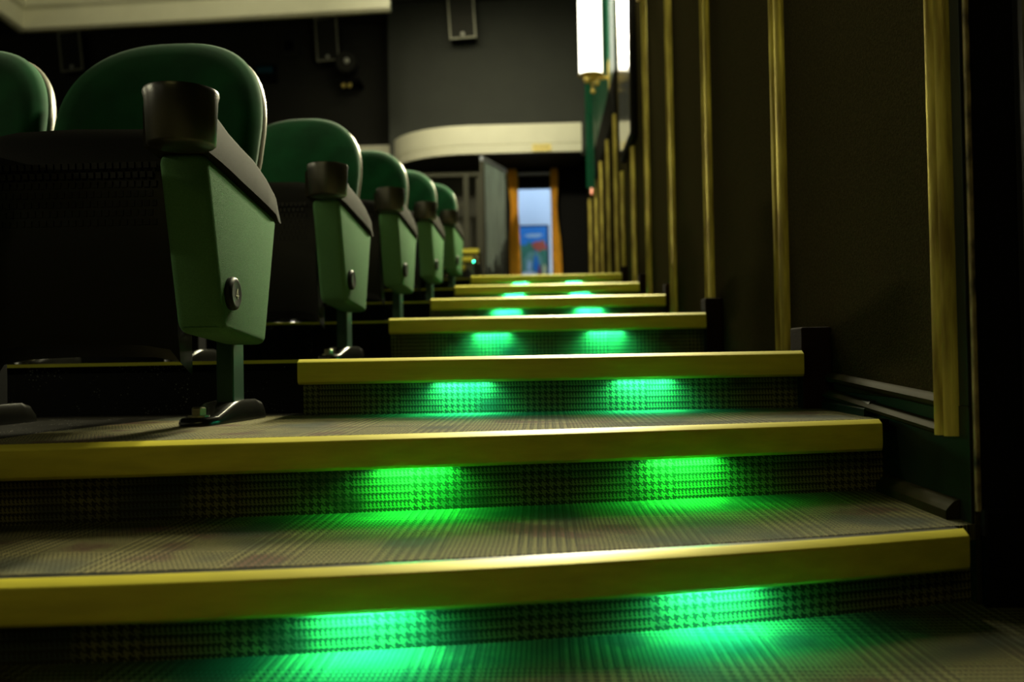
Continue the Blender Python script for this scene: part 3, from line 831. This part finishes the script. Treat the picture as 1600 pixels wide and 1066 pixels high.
def build_seat(number, legmat='leg_paint'):
    t = thing('cinema_seat', '', 'seat', (SX, SY, SZ))
    # backrest cushion: padded dome in front of the shell
    b = nb()
    rings = []
    for s, o in ((0.02, -0.052), (0.3, -0.052), (0.6, -0.049), (0.8, -0.043), (0.9, -0.035), (0.96, -0.022), (0.99, -0.006), (0.985, 0.008), (0.96, 0.016)):
        rings.append([back_pt(x * s, z * s, o) for x, z in OUT])
    loft(b, rings)
    obj('backrest', b, 'velvet', t, smooth=True, angle=60)
    b = nb()
    rings = []
    for s, o in ((0.93, 0.017), (0.965, 0.018), (0.982, 0.022), (0.988, 0.032), (0.97, 0.044), (0.9, 0.054), (0.5, 0.062), (0.02, 0.063)):
        rings.append([back_pt(x * s, z * s, o) for x, z in OUT])
    loft(b, rings)
    obj('back_shell', b, 'shell', t, smooth=True, angle=60)
    # folded up seat pan, black underside to the front
    b = nb()
    prof = [(1.500, 0.345), (1.455, 0.365), (1.430, 0.50), (1.430, 0.62), (1.450, 0.705), (1.475, 0.728), (1.50, 0.728), (1.505, 0.345)]
    hw = lambda z: 0.178
    rr = loft(b, [[(x, y + 0.0, z - dz) for y, z in prof] for x, dz in ((-0.940, 0.030), (-0.925, 0.008), (-0.88, 0.0), (-0.78, -0.003), (-0.66, 0.0), (-0.615, 0.008), (-0.598, 0.030))])
    pan = obj('seat_pan', b, 'pan_plastic', t, smooth=True, angle=35)
    # raised ribs of the grille on the underside: rows of short cells
    b = nb()
    for j in range(7):
        for i in range(26):
            x = -0.925 + i * 0.0122 + (0.006 if j % 2 else 0)
            z = 0.56 + j * 0.0155
            if x > -0.628: continue
            box(b, x, x + 0.0085, 1.4285, 1.4335, z, z + 0.010)
    obj('grille', b, 'pan_plastic', pan)
    b = nb()
    prof = [(1.506, 0.41), (1.575, 0.42), (1.59, 0.50), (1.59, 0.64), (1.575, 0.70), (1.54, 0.722), (1.506, 0.715)]
    prism_x(b, prof, -0.937, -0.605, 0.012)
    obj('seat_cushion', b, 'velvet', t, smooth=True)
    b = nb(); box(b, -0.936, -0.585, 1.52, 1.60, 0.385, 0.408, 0.006)
    obj('hinge_bar', b, 'black_paint', t)
    # side panel of the aisle armrest
    b = nb()
    prism_x(b, [(1.315, 0.650), (1.380, 0.392), (1.392, 0.381), (1.598, 0.364), (1.675, 0.604)], -0.574, -0.500, 0.013, 4)
    obj('side_panel', b, 'panel_fabric', t, smooth=True, angle=50)
    # armrest with cup holder
    b = nb()
    top = [(1.285, 0.721), (1.325, 0.720), (1.365, 0.713), (1.41, 0.702), (1.47, 0.693), (1.53, 0.686), (1.60, 0.668), (1.65, 0.648), (1.69, 0.618), (1.70, 0.60)]
    bot = [(1.285, 0.652), (1.325, 0.648), (1.365, 0.645), (1.41, 0.640), (1.47, 0.632), (1.53, 0.625), (1.60, 0.616), (1.65, 0.608), (1.685, 0.600), (1.695, 0.598)]
    rings = []
    for i, ((yt, zt_), (yb, zb_)) in enumerate(zip(top, bot)):
        xo, xi = -0.494, -0.580
        if i >= 8: xo, xi = -0.500, -0.574
        r = min(0.010, (zt_ - zb_) * 0.35 + 0.0005)
        rings.append([(xi, yb, zb_), (xo, yb, zb_), (xo, yt, zt_ - r), (xo - r * .3, yt, zt_ - r * .3), (xo - r, yt, zt_), (xi + r, yt, zt_), (xi + r * .3, yt, zt_ - r * .3), (xi, yt, zt_ - r)])
    loft(b, rings)
    arm = obj('armrest', b, 'arm_plastic', t, smooth=True, angle=35)
    b = nb()
    lathe(b, -0.5135, 1.262, [(0.044, 0.645), (0.0475, 0.648), (0.0505, 0.711), (0.0525, 0.719), (0.0515, 0.724), (0.0475, 0.723), (0.0455, 0.716), (0.043, 0.658), (0.001, 0.656)], 48)
    obj('cup_holder', b, 'plastic', arm, smooth=True, angle=50)
    # round seat number badge
    b = nb()
    lathe_x(b, -0.5005, 1.415, 0.444, [(0.0, 0.026), (0.006, 0.027), (0.010, 0.0255), (0.012, 0.022), (0.0115, 0.0195), (0.0113, 0.001)], 36)
    bd = obj('number_badge', b, 'badge', t, smooth=True, angle=50)
    if number:
        b = nb()
        x0, x1 = -0.4893, -0.4885
        y, z = 1.417, 0.444          # the digit drawn as strokes, read from the aisle
        def stroke(pts):
            loft(b, [[(x0, yy, zz) for yy, zz in pts], [(x1, yy, zz) for yy, zz in pts]])
        stroke([(y + 0.0026, z + 0.0085), (y + 0.0006, z + 0.0085), (y - 0.0062, z - 0.0026), (y - 0.0046, z - 0.0026)])
        stroke([(y - 0.0062, z - 0.0025), (y + 0.0062, z - 0.0025), (y + 0.0062, z - 0.0044), (y - 0.0062, z - 0.0044)])
        stroke([(y + 0.0008, z + 0.0085), (y + 0.0026, z + 0.0085), (y + 0.0026, z - 0.0085), (y + 0.0008, z - 0.0085)])
        obj('digit', b, 'digit', bd)
    # leg and cast foot
    b = nb(); box(b, -0.584, -0.553, 1.575, 1.635, SZ + 0.030, 0.382, 0.004); obj('leg', b, legmat, t)
    b = nb()
    secs = [(1.478, 0.020, 0.008), (1.485, 0.026, 0.013), (1.515, 0.030, 0.015), (1.535, 0.031, 0.022), (1.565, 0.031, 0.034), (1.60, 0.031, 0.037), (1.650, 0.030, 0.037), (1.675, 0.029, 0.030), (1.69, 0.025, 0.016), (1.697, 0.020, 0.006)]
    rings = []
    for y, hw_, h in secs:
        cx = -0.590 + (y - 1.478) * 0.16
        z0 = SZ + 0.0005
        rings.append([(cx - hw_, y, z0), (cx + hw_, y, z0), (cx + hw_, y, z0 + 0.35 * h), (cx + hw_ * 0.94, y, z0 + 0.8 * h), (cx + hw_ * 0.80, y, z0 + h), (cx - hw_ * 0.80, y, z0 + h), (cx - hw_ * 0.94, y, z0 + 0.8 * h), (cx - hw_, y, z0 + 0.35 * h)])
    loft(b, rings)
    foot = obj('foot', b, 'gloss_black', t, smooth=True, angle=50)
    b = nb()
    lathe(b, -0.588, 1.505, [(0.018, SZ + 0.014), (0.018, SZ + 0.017), (0.001, SZ + 0.017)], 20)
    lathe(b, -0.588, 1.505, [(0.0125, SZ + 0.0171), (0.0125, SZ + 0.029), (0.010, SZ + 0.031), (0.001, SZ + 0.0315)], 6)
    obj('bolt', b, 'steel', foot)
    return t

NUMBERED = build_seat(True)
tag(NUMBERED, 'large green cinema seat numbered 4, nearest beside the aisle', 'seat', 'aisle cinema seats')
PLAIN = build_seat(False)
INNER = build_seat(False, 'black_paint')  # inner legs coloured black to stand in for the shade under the seats
for o_ in list(INNER.children):
    if o_.name.startswith('number_badge'): bpy.data.objects.remove(o_)
ROWY = [0.0, 1.00, 1.97, 2.97, 4.02]
ROWX = [0.0, -0.015, -0.015, -0.012, -0.005]
ROWR = [0, -2.5, -3.2, -3.6, -4.6]
LBL = ['', 'green cinema seat at the aisle, directly behind the seat numbered 4', 'green aisle cinema seat, third back from the seat numbered 4 counted as first',
       'green aisle cinema seat second from the far end of the aisle column', 'smallest and farthest green aisle seat, next to the far left steps']
ROWN = ['front row', 'second row', 'third row', 'fourth row', 'fifth row']
first = True
first_inner = True
for r in range(5):
    cnt = [2, 3, 2, 2, 2][r]
    for c in range(cnt):
        if r == 0 and c == 0:
            continue
        loc = Vector((SX + ROWX[r] - 0.445 * c, SY + ROWY[r] + 0.445 * c * math.tan(math.radians(-ROWR[r])), Z[2 + r] - (0.001 if c else 0.001))) * K
        if r + c > 0 and c == 0:
            loc.z = (Z[2 + r] - 0.001) * K
        if c:
            if first_inner:
                s = INNER; s.location = loc; s.rotation_euler = (0, 0, math.radians(ROWR[r])); first_inner = False
            else:
                s = dup(INNER, loc, math.radians(ROWR[r]))
        elif first:
            s = PLAIN; s.location = loc; s.rotation_euler = (0, 0, math.radians(ROWR[r])); first = False
        else:
            s = dup(PLAIN, loc, math.radians(ROWR[r]))
        if c == 0:
            tag(s, LBL[r], 'seat', 'aisle cinema seats')
        else:
            w_ = 'one place' if c == 1 else 'two places'
            tag(s, f'green cinema seat of the {ROWN[r]}, {w_} in from the aisle seat', 'seat', 'inner cinema seats')
